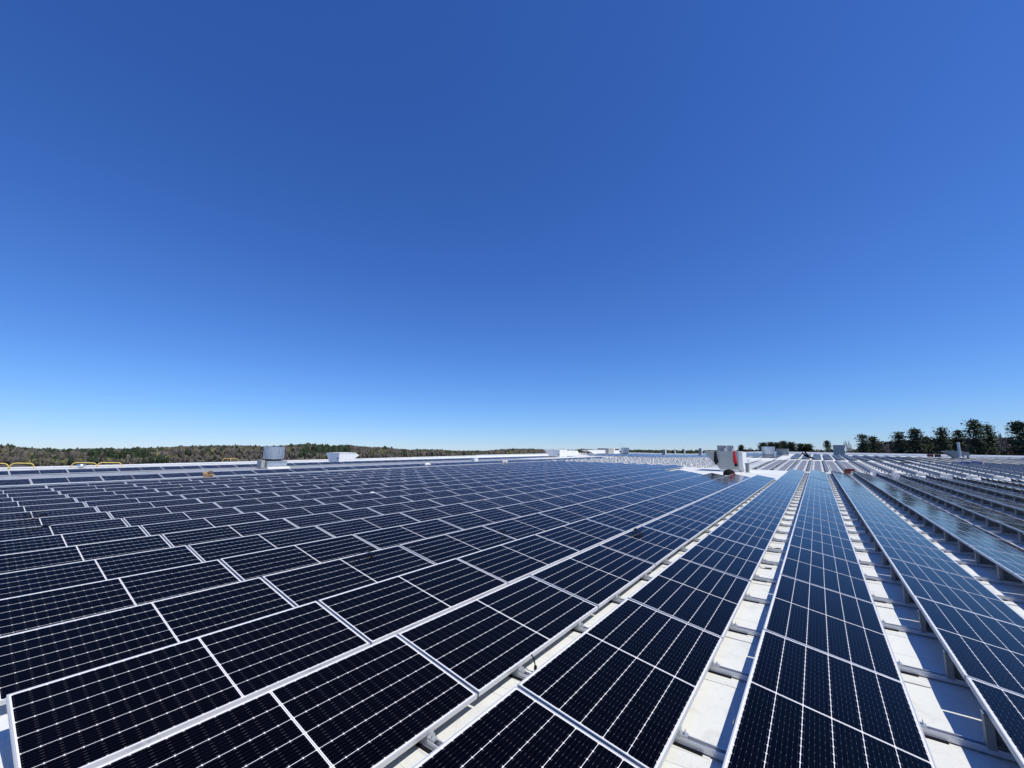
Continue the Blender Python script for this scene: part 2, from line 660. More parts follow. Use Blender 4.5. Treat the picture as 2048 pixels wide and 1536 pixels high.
def bare_row(i, y0, y1, label, white=False):
    x = rx(i)
    mb = MB()
    st = (1.7 if i < 3 else 2.29) if not white else 1.15
    y = y0
    while y < y1:
        z = zr(x, y)
        z2 = zr(x, min(y + st, y1))
        if not white:
            n0 = len(mb.v)
            a = .08
            b = .42 if i < 3 else .15
            top = .17 if i < 3 else .27
            mb.v += [(x - b, y, z + .035), (x - a, y, z + top), (x - a, y + st - .02, z2 + top), (x - b, y + st - .02, z2 + .035),
                     (x - b + .006, y, z + .030), (x - a + .006, y, z + top - .005), (x - a + .006, y + st - .02, z2 + top - .005), (x - b + .006, y + st - .02, z2 + .030)]
            for q in ((0, 1, 2, 3), (7, 6, 5, 4), (0, 4, 5, 1), (2, 6, 7, 3), (1, 5, 6, 2), (3, 7, 4, 0)):
                mb.f.append(tuple(n0 + t for t in q)); mb.mi.append(0)
        mb.box((x - .45, y - .03, z + .008), (x + .95, y + .03, z + .034), 1)
        mb.box((x + .02, y - .02, z + .034), (x + .06, y + .02, z + .28), 1)
        if not white:
            n0 = len(mb.v)
            mb.v += [(x + .22, y, z + .022), (x + .78, y, z + .022), (x + .78, y + st - .1, z2 + .022), (x + .22, y + st - .1, z2 + .022)]
            mb.f.append((n0, n0 + 1, n0 + 2, n0 + 3)); mb.mi.append(0)
        mb.box((x + .98, y - .03, z + .01), (x + 1.05, y + .03, z + .12), 2)
        if white or rb.random() < .35:
            mb.box((x + .0, y - .05, z + .25), (x + .09, y + .05, z + .285), 2)
        y += st
    o = mb.build('bare_racking', [MAT_DULL, MAT_WHITE if white else MAT_ALU, MAT_DARK])
    tag(o, label, 'racking', 'bare racking rows waiting for panels')


for i in range(-6, 21):
    wh = i <= -4
    if i == 0: txt = 'in line with the row between the white strips'
    elif i > 0: txt = 'in line with the %s row right of them' % ordinal(i - 1)
    else: txt = 'in line with the %s row left of the strips' % ordinal(-i - 1)
    bare_row(i, 46.6, 72.0 if i > -4 else 66, 'bare grey racking without panels, ' + txt, wh)
for i in range(-20, -6):
    bare_row(i, 46.2 if i > -9 else 45.4, 76, 'pale studded racking beyond the panels, %s row left of the strips' % ordinal(-i - 1), True)

mb = MB()
mb.prism([(-.2, 0), (.2, 0), (.19, .10), (-.19, .10)], 'y', -.1, .1)
BLOCK = mb.mesh('ballast_block', MAT_BLOCK)
cnt = 0
for i in range(-20, -6):
    for q in range(20):
        y = 46.0 + q * 1.45 + rb.uniform(-.3, .3)
        x = rx(i) + .45 + rb.uniform(-.15, .15)
        o = link('ballast_block', BLOCK)
        o.location = (x, y, zr(x, y) + .056)
        o.rotation_euler = (0, 0, rb.uniform(-.4, .4) + (pi / 2 if rb.random() < .4 else 0))
        o.scale = (1, 1, rb.uniform(.9, 1.9))
        tag(o, 'small pale ballast block lying in the studded racking field', 'block', 'ballast blocks in the bare racking')
        cnt += 1

# ------------------------------------------------------------------ rooftop equipment


def exhaust_fan(x0, x1, ytop, ybot, ybase, rng_y, label, scale_fix=1.0):
    """upblast fan: ribbed drum on a neck on a curb; pixel columns give its size at its own distance"""
    cx = (x0 + x1) / 2
    d = ray(cx, ybase, AR)
    c = EYE + d * (rng_y / hypot(d.x, d.y))
    zb = zr(c.x, c.y)
    a = EYE + ray(x0, ybase, AR) * (rng_y / hypot(d.x, d.y))
    b = EYE + ray(x1, ybase, AR) * (rng_y / hypot(d.x, d.y))
    r = (Vector((b.x - a.x, b.y - a.y))).length / 2 * cos(atan2(abs(cx - 1024), F)) * scale_fix
    zt = (EYE + ray(cx, ytop, AR) * (rng_y / hypot(d.x, d.y))).z
    zm = (EYE + ray(cx, ybot, AR) * (rng_y / hypot(d.x, d.y))).z
    e = empty('exhaust_fan', (c.x, c.y, zb))
    h0, h1 = zm - zb, zt - zb
    mb = MB()
    mb.lathe([(r * .90, h0), (r * .93, h0 + .02), (r, h1 - .06), (r * 1.03, h1 - .05), (r * 1.03, h1), (r * .97, h1), (r * .92, h0 + .3), (r * .3, h0 + .25)], seg=20)
    for q in range(20):
        a_ = 2 * pi * (q + .5) / 20
        rr = r * .985
        mb.box((rr * cos(a_) - .02, rr * sin(a_) - .02, h0 + .03), (rr * cos(a_) + .02, rr * sin(a_) + .02, h1 - .05))
    mb.build('drum', MAT_DRUM, e)
    mb = MB()
    mb.lathe([(r * .80, h0 - .14), (r * .80, h0 - .005)], seg=20)
    mb.build('neck', MAT_DARK, e)
    hb = max(.2, h0 - .14)
    mb = MB()
    b_ = r * 1.02
    mb.box((-b_, -b_, .02), (b_, b_, hb - .05))
    mb.box((-b_ * 1.05, -b_ * 1.05, hb - .05), (b_ * 1.05, b_ * 1.05, hb))
    mb.build('curb', MAT_GALV, e)
    mb = MB()
    mb.box((-b_ * .5, -b_ - .30, .05), (b_ * .5, -b_ - .03, hb + .06))
    mb.build('control_box', MAT_UNIT, e)
    mb = MB()
    mb.prism([(-b_ - .25, .004), (b_ + .25, .004), (b_ + .03, .12), (-b_ - .03, .12)], 'y', -b_ - .028, b_ + .20)
    mb.build('flashing', MEMBRANE, e)
    tag(e, label, 'exhaust fan')
    return e


def air_unit(o, ln, wd, h, hood, name_label, curb=.22, side=None, cat='air unit', mat=None):
    """cabinet with a rain hood that leans out to the left (-x) and a small box on its far end.
    o = front right bottom corner on the roof; ln along x, wd along y"""
    e = empty('air_handling_unit', (o[0], o[1], zr(o[0], o[1])))
    mb = MB()
    mb.box((-ln + .06, .06, 0), (-.06, wd - .06, curb))
    mb.build('curb', MAT_WHITE, e)
    mb = MB()
    mb.box((-ln, 0, curb), (0, wd, h))
    mb.box((-ln - .01, -.02, h), (.03, wd + .02, h + .04))
    for q in (.35, .68):
        mb.box((.002, wd * q - .012, curb + .05), (.012, wd * q + .012, h - .05))
    mb.box((-ln * .5 - .012, -.010, curb + .04), (-ln * .5 + .012, -.002, h - .04))
    mb.build('cabinet', mat or MAT_UNIT, e)
    mb = MB()
    mb.prism([(-ln - .012, curb + .08), (-ln - .012, h), (-ln - hood, h), (-ln - hood, h - .12)], 'y', .01, wd - .01)
    mb.build('intake_hood', mat or MAT_UNIT, e)
    mb = MB()
    mb.box((-.30, -.025, curb + .25), (-.14, -.008, curb + .42))
    mb.build('hatch', MAT_DARK, e)
    if side:
        sl_, sh0, sh1, tip = side
        mb = MB()
        mb.prism([(wd + .01, sh0), (wd + sl_, sh0), (wd + sl_ + tip, (sh0 + sh1) / 2), (wd + sl_, sh1), (wd + .01, sh1)], 'x', -ln * .8, -.03)
        mb.build('side_hood', MAT_WHITE, e)
    tag(e, name_label, cat)
    return e


# big grey unit with hung clothes
YC = 40.6
A = on_y(1478.5, 946.5, YC)
B = on_y(1439, 946.5, YC)
hT = on_y(1440, 903.4, YC).z
xl = on_y(1408.6, 903.6, YC).x
ln = A.x - B.x
big = air_unit((A.x, YC), ln, 3.0, hT, B.x - xl, 'large grey air handling unit with a slanted hood and clothes hanging on it')
hb = MB()
t0, t1 = on_y(1434, 890.8, YC + .6), on_y(1466, 903, YC + .6)
hb.box((t0.x - A.x, .6, hT + .042), (t1.x - A.x, 1.5, t0.z))
hb.build('top_box', MAT_UNIT, big)
for px0, px1 in ((1447.5, 1452.5), (1463, 1467)):
    a_, b_ = on_y(px0, 891, YC + .5), on_y(px1, 891, YC + .5)
    mb = MB()
    mb.box((a_.x - A.x, .42, hT + .044), (b_.x - A.x, .58, a_.z - .03))
    mb.lathe([((b_.x - a_.x) / 2, 0), ((b_.x - a_.x) / 2, .06)], ((a_.x + b_.x) / 2 - A.x, .5, a_.z - .029), 14)
    v = mb.build('relief_vent', MAT_WHITE, big)
    mb = MB()
    mb.box((a_.x - A.x + .05, .405, a_.z - .22), (b_.x - A.x - .05, .418, a_.z - .06))
    mb.build('opening', MAT_DARK, v)
# right-hand side face, its sunlit tone put in as white over the grey
mb = MB()
mb.box((.014, .15, .26), (.30, 2.6, hT - .02))
mb.box((.018, .5, 0), (.10, .6, .26))
mb.box((.018, 2.2, 0), (.10, 2.3, .26))
mb.build('sunlit_end', MAT_WHITE, big)
# dull worn sticker marks near the top
mb = MB()
for px0, px1, py in ((1436.5, 1442.5, 906.5), (1445.5, 1452, 906.3)):
    a_, b_ = on_y(px0, py - .9, YC), on_y(px1, py + .9, YC)
    mb.box((a_.x - A.x, -.006, b_.z), (b_.x - A.x, -.0025, a_.z))
mb.build('worn_sticker', MAT_GALV, big)


def garment(name, pts, y, mat, label, cat):
    """hanging cloth: rows of (left px, right px, y px) turned into a folded, closed sheet"""
    mb = MB()
    nu = 14
    k = len(pts)
    for side in (0, 1):
        for r_, (a, b, py) in enumerate(pts):
            pa, pb = on_y(a, py, y), on_y(b, py, y)
            for u in range(nu + 1):
                f = u / nu
                p = pa.lerp(pb, f)
                fold = .05 * sin(f * pi * 5 + r_ * .5) * (r_ / k) + .03 * sin(f * 9 + 1.3)
                edge = sin(f * pi)
                mb.v.append((p.x, y - .05 - (.07 * edge + fold * edge) if side == 0 else y - .02 - 0 * edge, p.z + (.05 * sin(f * 11) if r_ == k - 1 else 0)))
    n1 = nu + 1
    for side in (0, 1):
        o_ = side * k * n1
        for r_ in range(k - 1):
            for u in range(nu):
                q = (o_ + r_ * n1 + u, o_ + (r_ + 1) * n1 + u, o_ + (r_ + 1) * n1 + u + 1, o_ + r_ * n1 + u + 1)
                mb.f.append(q if side == 0 else q[::-1])
    for u in range(nu):
        a, b = (k - 1) * n1 + u, (2 * k - 1) * n1 + u
        mb.f.append((a, b, b + 1, a + 1))
    mb.mi = [0] * len(mb.f)
    o = mb.build(name, mat, smooth=True)
    tag(o, label, cat)
    return o


garment('jacket', [(1429.2, 1432.2, 901.8), (1428.6, 1433, 906), (1428.4, 1434.2, 912), (1428.0, 1435.8, 918), (1428.2, 1437.2, 923), (1429.4, 1437.0, 925), (1430.6, 1432.2, 928)], YC, MAT_BCLOTH, 'black jacket hanging from the top of the big grey air unit', 'jacket')
garment('jacket', [(1467.0, 1470.3, 901.8), (1466.6, 1471.2, 907), (1466.3, 1472.2, 913), (1466.2, 1473.6, 919), (1466.8, 1474.6, 924), (1468.4, 1474.4, 927.5)], YC, MAT_RED, 'red jacket hanging on the right half of the big grey air unit', 'jacket')
c_ = on_y(1472.4, 930.2, YC)
mb = MB()
mb.tube([(c_.x + .10 * cos(a * pi / 8), YC - .10, c_.z + .10 * sin(a * pi / 8)) for a in range(16)], .032, 8, closed=True)
tag(mb.build('strap_ring', MAT_BLACK, smooth=True), 'black ring-shaped strap dangling under the red jacket', 'strap')
c_ = on_z(1458.5, 950.5, 0)
mb = MB()
for i in range(9):
    pass
mb.lathe([(.40, 0), (.42, .10), (.38, .26), (.26, .38), (.10, .44), (.01, .45)], (c_.x, c_.y, .0), 24)
tag(mb.build('bundle', MAT_BLACK, smooth=True), 'rounded black bundle on the roof at the foot of the big grey unit', 'bundle')
c0, c1 = on_y(1490.2, 945.8, YC), on_y(1498, 926.5, YC)
e = empty('vent_pipe', ((c0.x + c1.x) / 2, YC + .2, 0))
r_ = (c1.x - c0.x) / 2
mb = MB()
mb.lathe([(r_ * .85, 0), (r_ * .86, c1.z * .85), (r_ * 1.05, c1.z * .88), (r_ * 1.05, c1.z)], seg=20)
mb.build('pipe', MAT_DULL, e)
mb = MB()
mb.box((-r_ * 1.3, -r_ * 1.3, .003), (r_ * 1.3, r_ * 1.3, .03))
mb.build('base_plate', MEMBRANE, e)
tag(e, 'short grey metal pipe standing just right of the big grey air unit', 'pipe')

# left-hand equipment
exhaust_fan(524.5, 566, 893.6, 918, 935, 38.6, 'silver exhaust fan drum on a galvanised curb in front of the left hills')
XC = -40.0
A = on_x(677.4, 925.7, XC)
B = on_x(710.2, 925, XC)
hT = on_x(690, 906.3, XC).z
u1 = air_unit((XC, A.y), 1.9, B.y - A.y, hT, .55, 'white air unit with a pointed side hood near the left parapet', .10,
              (.06, hT * .50, hT * .98, .42), mat=MAT_WHITE)
XC = -36.8
A = on_x(1119.3, 914.4, XC)
B = on_x(1134.4, 914.2, XC)
hT = on_x(1126, 899.6, XC).z
air_unit((XC, A.y), 2.2, B.y - A.y, hT, .9, 'white air unit with grey hood and lower white box beside it, middle distance', .10,
         (4.2, .25, hT * .86, .5), mat=MAT_WHITE)
# long white duct with an open truss end, and its box
XC = -42.0
p0, p1, p2, p3 = on_x(1174, 900.2, XC), on_x(1211, 900.2, XC), on_x(1211, 910.5, XC), on_x(1188, 910.5, XC)
e = empty('roof_duct', (XC, p0.y, 0))
h_ = p0.z
ly = p1.y - p0.y
mb = MB()
mb.prism([(p3.y - p0.y, .25), (ly, .25), (ly, h_), (0, h_)], 'x', -1.6, 0)
mb.build('duct', MAT_WHITE, e)
mb = MB()
for q in range(6):
    f = q / 5
    yy = f * (p3.y - p0.y)
    zt = h_ + (.25 - h_) * f
    mb.tube([(-.05, yy, zt - .03), (-.05, yy + .5, .02)], .05, 6)
    mb.tube([(-1.5, yy, zt - .03), (-1.5, yy + .5, .02)], .05, 6)
mb.tube([(-.05, -.3, .06), (-.05, ly, .06)], .06, 6)
mb.build('truss', MAT_DARK, e)
tag(e, 'long white duct with a slanted open truss end near the far left parapet', 'duct')
q0, q1, q2 = on_x(1212.5, 909, XC), on_x(1222.5, 909, XC), on_x(1234, 909, XC)
hT = on_x(1224, 896.6, XC).z
e = empty('air_handling_unit', (XC, q0.y, 0))
mb = MB()
mb.box((-2.2, .02, .05), (.6, q1.y - q0.y, hT))
mb.build('cabinet', MAT_UNIT, e)
mb = MB()
yb = q1.y - q0.y + .01
mb.prism([(yb, .05), (q2.y - q0.y, .05), (q2.y - q0.y, hT * .6), (q2.y - q0.y - 1.4, hT), (yb, hT)], 'x', -2.1, .7)
mb.build('rain_hood', MAT_WHITE, e)
mb = MB()
mb.box((.703, yb + .7, hT * .70), (.72, yb + 3.4, hT * .93))
mb.build('opening', MAT_DARK, e)
tag(e, 'boxy white and grey unit with a dark opening at the end of the long duct', 'air unit')
exhaust_fan(1241.5, 1258.5, 895.3, 906.2, 909, 104.0, 'small silver exhaust fan drum beside the boxy unit with a dark opening', 1)
# two slim masts rising from that fan
for px_, lab in ((1242.5, 'thin left mast by the small fan, far middle of the roof'), (1248.2, 'thin right mast by the small fan, far middle of the roof')):
    p = on_z(px_, 909.5, 0)
    p = EYE + (p - EYE) * (107 / hypot(p.x, p.y)) if True else p
    zt = (EYE + ray(px_, 887.5, AR) * (107 / hypot(*ray(px_, 887.5, AR).xy))).z
    mb = MB()
    mb.tube([(p.x, p.y, 0), (p.x, p.y, zt)], [.05, .025], 6)
    tag(mb.build('mast', MAT_GALV), lab, 'mast')


def small_box(px0, pxm, px1, ytop, ybase, rng, label, name='equipment_box', hatch=False):
    """box whose grey front spans px0..pxm and whose sunny end spans pxm..px1"""
    def at(px, py):
        d = ray(px, py, AR)
        return EYE + d * (rng / hypot(d.x, d.y))
    a, b = at(px0, ybase), at(pxm, ybase)
    zt = at(pxm, ytop).z
    zb = zr(b.x, b.y)
    e = empty(name, (b.x, b.y, zb))
    wx = max(.5, b.x - a.x)
    h = max(.5, zt - zb)
    d = at(px1, ybase) - b
    wy = max(.6, min(4.0, abs(d.length) * 2.2))
    mb = MB()
    mb.box((-wx, 0, .16), (0, wy, h))
    mb.box((-wx - .03, -.03, h), (.03, wy + .03, h + .04))
    mb.build('cabinet', MAT_UNIT, e)
    mb = MB()
    mb.box((-wx + .05, .05, 0), (-.05, wy - .05, .16))
    mb.build('curb', MAT_WHITE, e)
    mb = MB()
    mb.box((.004, .06, .22), (.03, wy - .06, h - .05))
    mb.build('sunlit_end', MAT_WHITE, e)  # white colour stands in for sun on this end of the grey box
    if hatch:
        mb = MB()
        mb.box((-wx * .2, -.02, h * .28), (-wx * .08, -.004, h * .40))
        mb.build('hatch', MAT_DARK, e)
    tag(e, label, 'equipment box')
    return e


small_box(1324, 1330.5, 1334.5, 899.5, 906.5, 104, 'small far box with a grey face and sunlit white end, middle of the roof')
small_box(1397, 1403, 1406.5, 897.2, 906, 101, 'small far box just left of the big grey unit with clothes')
exhaust_fan(1524.5, 1551.5, 893.3, 909, 918, 80.0, 'silver exhaust fan drum on a square curb right of the big grey unit', 1)
small_box(1553, 1578, 1579, 898.2, 911, 93, 'plain grey cabinet standing right behind the right exhaust fan', hatch=True)
small_box(1667.5, 1689.8, 1690.5, 890.5, 908, 101, 'tall grey cabinet by the far parapet between pine and bare tree')
for px_, yt, rng, lab in ((1350, 902.3, 104, 'tiny white vent stub on the far parapet, left one'), (1369, 901, 104, 'tiny white vent stub with a thin rod on the far parapet')):
    d = ray(px_, 906, AR)
    c = EYE + d * (rng / hypot(d.x, d.y))
    mb = MB()
    mb.lathe([(.16, 0), (.16, 1.35), (.22, 1.37), (.22, 1.5)], (c.x, c.y, zr(c.x, c.y)), 12)
    if 'rod' in lab: mb.tube([(c.x, c.y, 1.4), (c.x, c.y, 2.3)], .03, 6)
    tag(mb.build('vent_stub', MAT_WHITE), lab, 'vent')

# right-hand hooded unit and the pole in front of it
d = ray(1912, 918, AR)
c = EYE + d * (96 / hypot(d.x, d.y))
YC2 = c.y
A = on_y(1928.5, 918, YC2)
B = on_y(1911, 918, YC2)
zb = zr(A.x, YC2)
hT = on_y(1920, 902, YC2).z - zb
air_unit((A.x, YC2), A.x - B.x, 2.4, hT, B.x - on_y(1889, 902, YC2).x, 'grey air unit with a slanted hood at the right, a pole before it', .12)
a_, b_ = on_y(1929.5, 911.5, YC2), on_y(1938.5, 904.3, YC2)
mb = MB()
mb.prism([(a_.x, a_.z), (b_.x + .1, a_.z), (b_.x, b_.z), (a_.x, b_.z)], 'y', YC2 + .3, YC2 + 1.6)
mb.prism([(a_.x + .4, zb), (a_.x + .6, zb), (a_.x + .6, a_.z), (a_.x + .4, a_.z)], 'y', YC2 + .8, YC2 + 1.0)
tag(mb.build('equipment_box', MAT_UNIT), 'small grey box attached right of the hooded unit with the pole', 'equipment box')
p0, p1 = on_y(1921, 918, YC2 - .8), on_y(1916, 884.5, YC2 - .8)
e = empty('pole', (p0.x, YC2 - .8, zr(p0.x, YC2)))
mb = MB()
mb.tube([(0, 0, 0), (p1.x - p0.x, 0, p1.z - zr(p0.x, YC2))], .17, 10)
mb.build('shaft', MAT_GALV, e)
mb = MB()
mb.lathe([(.34, 0), (.30, .15), (.19, .4)], seg=14)
mb.build('boot', MEMBRANE, e)
tag(e, 'tall slightly leaning grey pole in front of the right hooded unit', 'pole')

# yellow guard hoops along the left parapet
for px0, px1, yt, yb, yp, lab in ((-28, 18, 926.6, 935.2, -44.2, 'yellow tubular guard hoop cut off by the left picture edge'),
                                  (20.5, 69, 926.4, 934.4, -44.2, 'yellow guard hoop second from the left picture edge'),
                                  (143.5, 194, 925.4, 932.6, -44.2, 'yellow guard hoop with a small silver cap before it'),
                                  (195.5, 244.5, 925.2, 931.8, -44.2, 'yellow guard hoop right of the one with a silver cap'),
                                  (445, 478, 917.2, 921.8, -46.5, 'short far yellow guard hoop left of the silver exhaust fan')):
    a, b = on_x(px0, yt, yp), on_x(px1, yt, yp)
    z0 = -.0
    mb = MB()
    r_ = .25
    pts = [(yp, a.y, z0), (yp, a.y, a.z - r_)]
    pts += [(yp, a.y + r_ * (1 - cos(t_ * pi / 8)), a.z - r_ + r_ * sin(t_ * pi / 8)) for t_ in range(1, 5)]
    pts += [(yp, b.y - r_ + r_ * sin(t_ * pi / 8), b.z - r_ + r_ * cos(t_ * pi / 8)) for t_ in range(0, 5)]
    pts += [(yp, b.y, z0)]
    mb.tube(pts, .028, 8)
    if px0 == 445:
        m_ = (a.y + b.y) / 2
        mb.tube([(yp, m_, z0), (yp, m_, b.z)], .03, 8)
    tag(mb.build('guard_hoop', MAT_YELLOW, smooth=True), lab, 'guard rail', 'yellow guard hoops on the left roof edge')
c = on_x(162, 935.5, -43.6)
mb = MB()
zc = on_x(162, 928.3, -43.6).z
mb.lathe([(.10, 0), (.10, zc - .25), (.24, zc - .2), (.24, zc - .02), (.08, zc)], (-43.6, c.y, 0), 14)
tag(mb.build('roof_vent', MAT_DRUM, smooth=True), 'small silver vent cap before a yellow hoop at the left edge', 'vent')

# ------------------------------------------------------------------ litter of the building site


def on_panel(px, py, i):
    """point on the sloping glass of row i under a sight line"""
    d = ray(px, py, AR)
    nrm = Vector((sin(TILT), 0, cos(TILT)))
    o = Vector((rx(i), 0, ZH))
    return EYE + d * ((o - EYE).dot(nrm) / d.dot(nrm))


def coil(px, py, i, r, label, seed, turns=3):
    c = on_panel(px, py, i)
    rr = random.Random(seed)
    pts = []
    for q in range(turns * 14):
        a = q / 14 * 2 * pi
        rad = r * (1 + .25 * sin(a * 1.7 + seed)) * (.8 + .2 * rr.random())
        x, y = rad * cos(a), rad * 1.5 * sin(a)
        pts.append((c.x + x, c.y + y, c.z - x * tan(TILT) + .015 + .02 * (1 + sin(a * 2.3 + seed))))
    for q in range(5):
        pts.append((pts[-1][0] - .04, pts[-1][1] + .05, pts[-1][2] + .01))
    mb = MB()
    mb.tube(pts, .0045, 5)
    mb.box((pts[-1][0] - .02, pts[-1][1] - .06, pts[-1][2] - .012), (pts[-1][0] + .02, pts[-1][1] + .06, pts[-1][2] + .012))
    tag(mb.build('cable', MAT_BLACK), label, 'cable', 'loose black cables on the panels')


coil(1276, 1072, -2, .10, 'tangled black cable on a panel by the grey joint strip', 3)
coil(731, 1116, -4, .12, 'loop of thin black cable near the panel joint, left of centre', 8, 1)
coil(1006, 1078, -3, .03, 'short black cable end lying on a panel edge, centre', 5, 1)
coil(60, 1040, -9, .10, 'thin black cable loop on panels at the left', 9, 2)
coil(63, 1062, -8, .08, 'second black cable loop at the left, nearer than the first', 11, 1)
coil(55, 1034, -10, .08, 'dark connector blob on a panel top edge at the far left', 12, 1)
coil(1148, 952, -9, .12, 'dark cable clump on the far panels left of the white roof patch', 14, 2)
coil(905, 961, -12, .10, 'dark cable clump on the far panels in mid picture', 15, 2)
coil(1155, 972, -7, .08, 'tiny dark cable end on the blue panels right of centre', 16, 1)

# connectors hanging in the roof gaps
for px, py, z, lab in ((1071, 1322, .10, 'black connector dangling below the second row from the strips'),
                       (1544, 1095, .02, 'black cable tail with plug on the first white strip'),
                       (1570, 1029, .02, 'dark plug lying far along the first white strip'),
                       (1522, 1134, .02, 'short bent cable tail on the first white strip')):
    c = on_z(px, py, z)
    mb = MB()
    if z > .05:
        mb.tube([(c.x - .06, c.y + .02, z + .03), (c.x - .02, c.y, z + .02), (c.x, c.y, z - .05)], .006, 6)
        mb.box((c.x - .010, c.y - .010, z - .085), (c.x + .010, c.y + .010, z - .04))
    else:
        mb.tube([(c.x - .10, c.y + .03, .10), (c.x - .05, c.y + .02, .03), (c.x + .02, c.y - .04, .012), (c.x + .09, c.y, .012)], .006, 6)
        mb.tube([(c.x + .06, c.y - .01, .016), (c.x + .16, c.y + .01, .016)], .012, 6)
    tag(mb.build('connector', MAT_BLACK), lab, 'connector', 'black connectors in the roof gaps')

# open cardboard box on the row past the walkway
c = on_z(416, 952, .22)
k_ = -26.6 / c.x
c = EYE + (c - EYE) * k_
c = Vector((c.x, c.y, .0))
e = empty('cardboard_box', (c.x, c.y, 0), (0, 0, .35))
e.scale = (.52, .52, .74)
zt = .42
mb = MB()
for a, b in (((-.34, -.25, .004), (.34, -.235, zt)), ((-.34, .235, .004), (.34, .25, zt)), ((-.34, -.234, .004), (-.325, .234, zt)), ((.325, -.234, .004), (.34, .234, zt)), ((-.324, -.234, .005), (.324, .234, .02))):
    mb.box(a, b)
mb.build('carton', MAT_CARD, e)
mb = MB()
mb.prism([(-.36, zt + .005), (-.34, zt + .005), (-.52, zt + .16), (-.53, zt + .14)], 'y', -.24, .24)
mb.prism([(.345, zt + .005), (.36, zt + .01), (.55, zt - .02), (.54, zt - .05)], 'y', -.24, .24)
mb.prism([(-.30, zt + .004), (.30, zt + .004), (.28, zt + .22), (-.28, zt + .20)], 'y', .236, .249)
mb.build('flap', MAT_CARD, e)
tag(e, 'open brown cardboard box on the white walkway, left of the silver fan', 'box')

for px, py, i, sx_, col, lab in ((745, 987, -10, .085, MAT_WHITE, 'crumpled white wrapper on a panel left of centre'),
                                 (855, 930.5, -17, .22, MAT_WHITE, 'white crumpled scrap by the walkway in mid picture'),
                                 (1010, 925.5, -17, .30, MAT_BLOCK, 'pale box lying on the far walkway right of centre')):
    c = on_panel(px, py, i)
    mb = MB()
    rr = random.Random(px)
    seg = 10
    mb.lathe([(sx_ * .7, 0), (sx_, sx_ * .3), (sx_ * .8, sx_ * .6), (sx_ * .25, sx_ * .75)], (0, 0, 0), seg)
    mb.v = [(x * rr.uniform(.6, 1.2), y * rr.uniform(.7, 1.5), z * rr.uniform(.7, 1.3)) for x, y, z in mb.v]
    o = mb.build('wrapper', col)
    o.location = c
    tag(o, lab, 'litter')
c = on_x(948.5, 921, -33)
mb = MB()
mb.box((-33.2, c.y - .3, .01), (-32.7, c.y + .35, .46))
mb.box((-33.23, c.y - .33, .46), (-32.67, c.y + .38, .50))
tag(mb.build('equipment_box', MAT_WHITE), 'small white box among the far panels left of the wooded gap', 'equipment box')

# things left at the ends of the rows
c = on_z(1702, 947, .1)
c = EYE + (c - EYE) * (44.6 / c.y)
e = empty('carton_stack', (c.x, 44.6, 0))
mb = MB()
mb.box((-.45, -.3, .12), (.35, .3, .30))
mb.box((-.38, -.26, .302), (.25, .28, .46))
mb.build('carton', MAT_BROWN, e)
mb = MB()
for q in (-.3, 0, .3): mb.box((-.45, q * .8 - .05, .005), (.45, q * .8 + .05, .118))
mb.build('pallet', MAT_CARD, e)
tag(e, 'reddish brown cartons on a pallet at the end of the second row right', 'cartons')
for px, i, lab in ((1707, 2, 'second'), (1754.5, 3, 'third'), (1803, 4, 'fourth'), (1905, 6, 'sixth')):  # plain white blocks for the pale spots where rows end
    x = rx(i)
    mb = MB()
    mb.prism([(x - .16, .01), (x + .16, .01), (x + .13, .26), (x - .10, .30)], 'y', 44.15, 44.55)
    tag(mb.build('pale_lump', MAT_WHITE), 'white block at the end of the %s row right of the white strips' % lab, 'sack', 'white blocks at the row ends')
c = on_z(1787, 944.5, .2)
mb = MB()
mb.lathe([(.30, 0), (.34, .1), (.30, .28), (.1, .36)], (c.x, 45.6, 0), 14)
tag(mb.build('pale_lump', MAT_BLOCK, smooth=True), 'round pale sack on the cross walkway between bare racks', 'sack')
c = on_z(1935, 923, .5)
c = EYE + (c - EYE) * (74.0 / c.y)
mb = MB()
rr = random.Random(4)
for q in range(3):
    x = c.x - 1.0 + q * .7
    mb.box((x, 73.2 + rr.uniform(0, .4), zr(x, 74) + .01), (x + .66, 74.5, zr(x, 74) + .28 + rr.uniform(0, .22)))
tag(mb.build('wrapped_bundle', MAT_BLUE), 'bundle in shiny blue wrap lying before the right hooded unit', 'bundle')
c = on_z(1811, 928.5, .35)
c = EYE + (c - EYE) * (64 / c.y)
mb = MB()
mb.box((c.x - .55, 63.8, zr(c.x, 64) + .3), (c.x + .45, 64.2, zr(c.x, 64) + .42))
tag(mb.build('tool_case', MAT_BLACK), 'flat black tool case left on the bare racking at the right', 'case')
c = on_z(1613.5, 911, .5)
c = EYE + (c - EYE) * (80 / c.y)
mb = MB()
zb = zr(c.x, 80)
mb.tube([(c.x - .6, 80, zb + .9), (c.x - .1, 80, zb + .4), (c.x + .9, 80, zb + .06)], .13, 6)
mb.tube([(c.x - .2, 80, zb + 1.0), (c.x + .2, 80, zb + .4)], .12, 6)
tag(mb.build('trestle', MAT_BLACK), 'dark folded trestle on the far panels right of the grey cabinet', 'trestle')
for px, lab in ((1862, 'dull red crate on the far roof below the pines, left one'), (1877, 'dull red crate on the far roof below the pines, right one')):
    d = ray(px, 913.5, AR)
    c = EYE + d * (97 / hypot(d.x, d.y))
    zb = zr(c.x, c.y)
    mb = MB()
    mb.box((c.x - .40, c.y - .3, zb + .20), (c.x + .25, c.y + .3, zb + .60))
    mb.box((c.x - .43, c.y - .34, zb + .60), (c.x + .28, c.y + .34, zb + .65))
    tag(mb.build('crate', MAT_BROWN), lab, 'crate', 'dull red crates on the far roof')

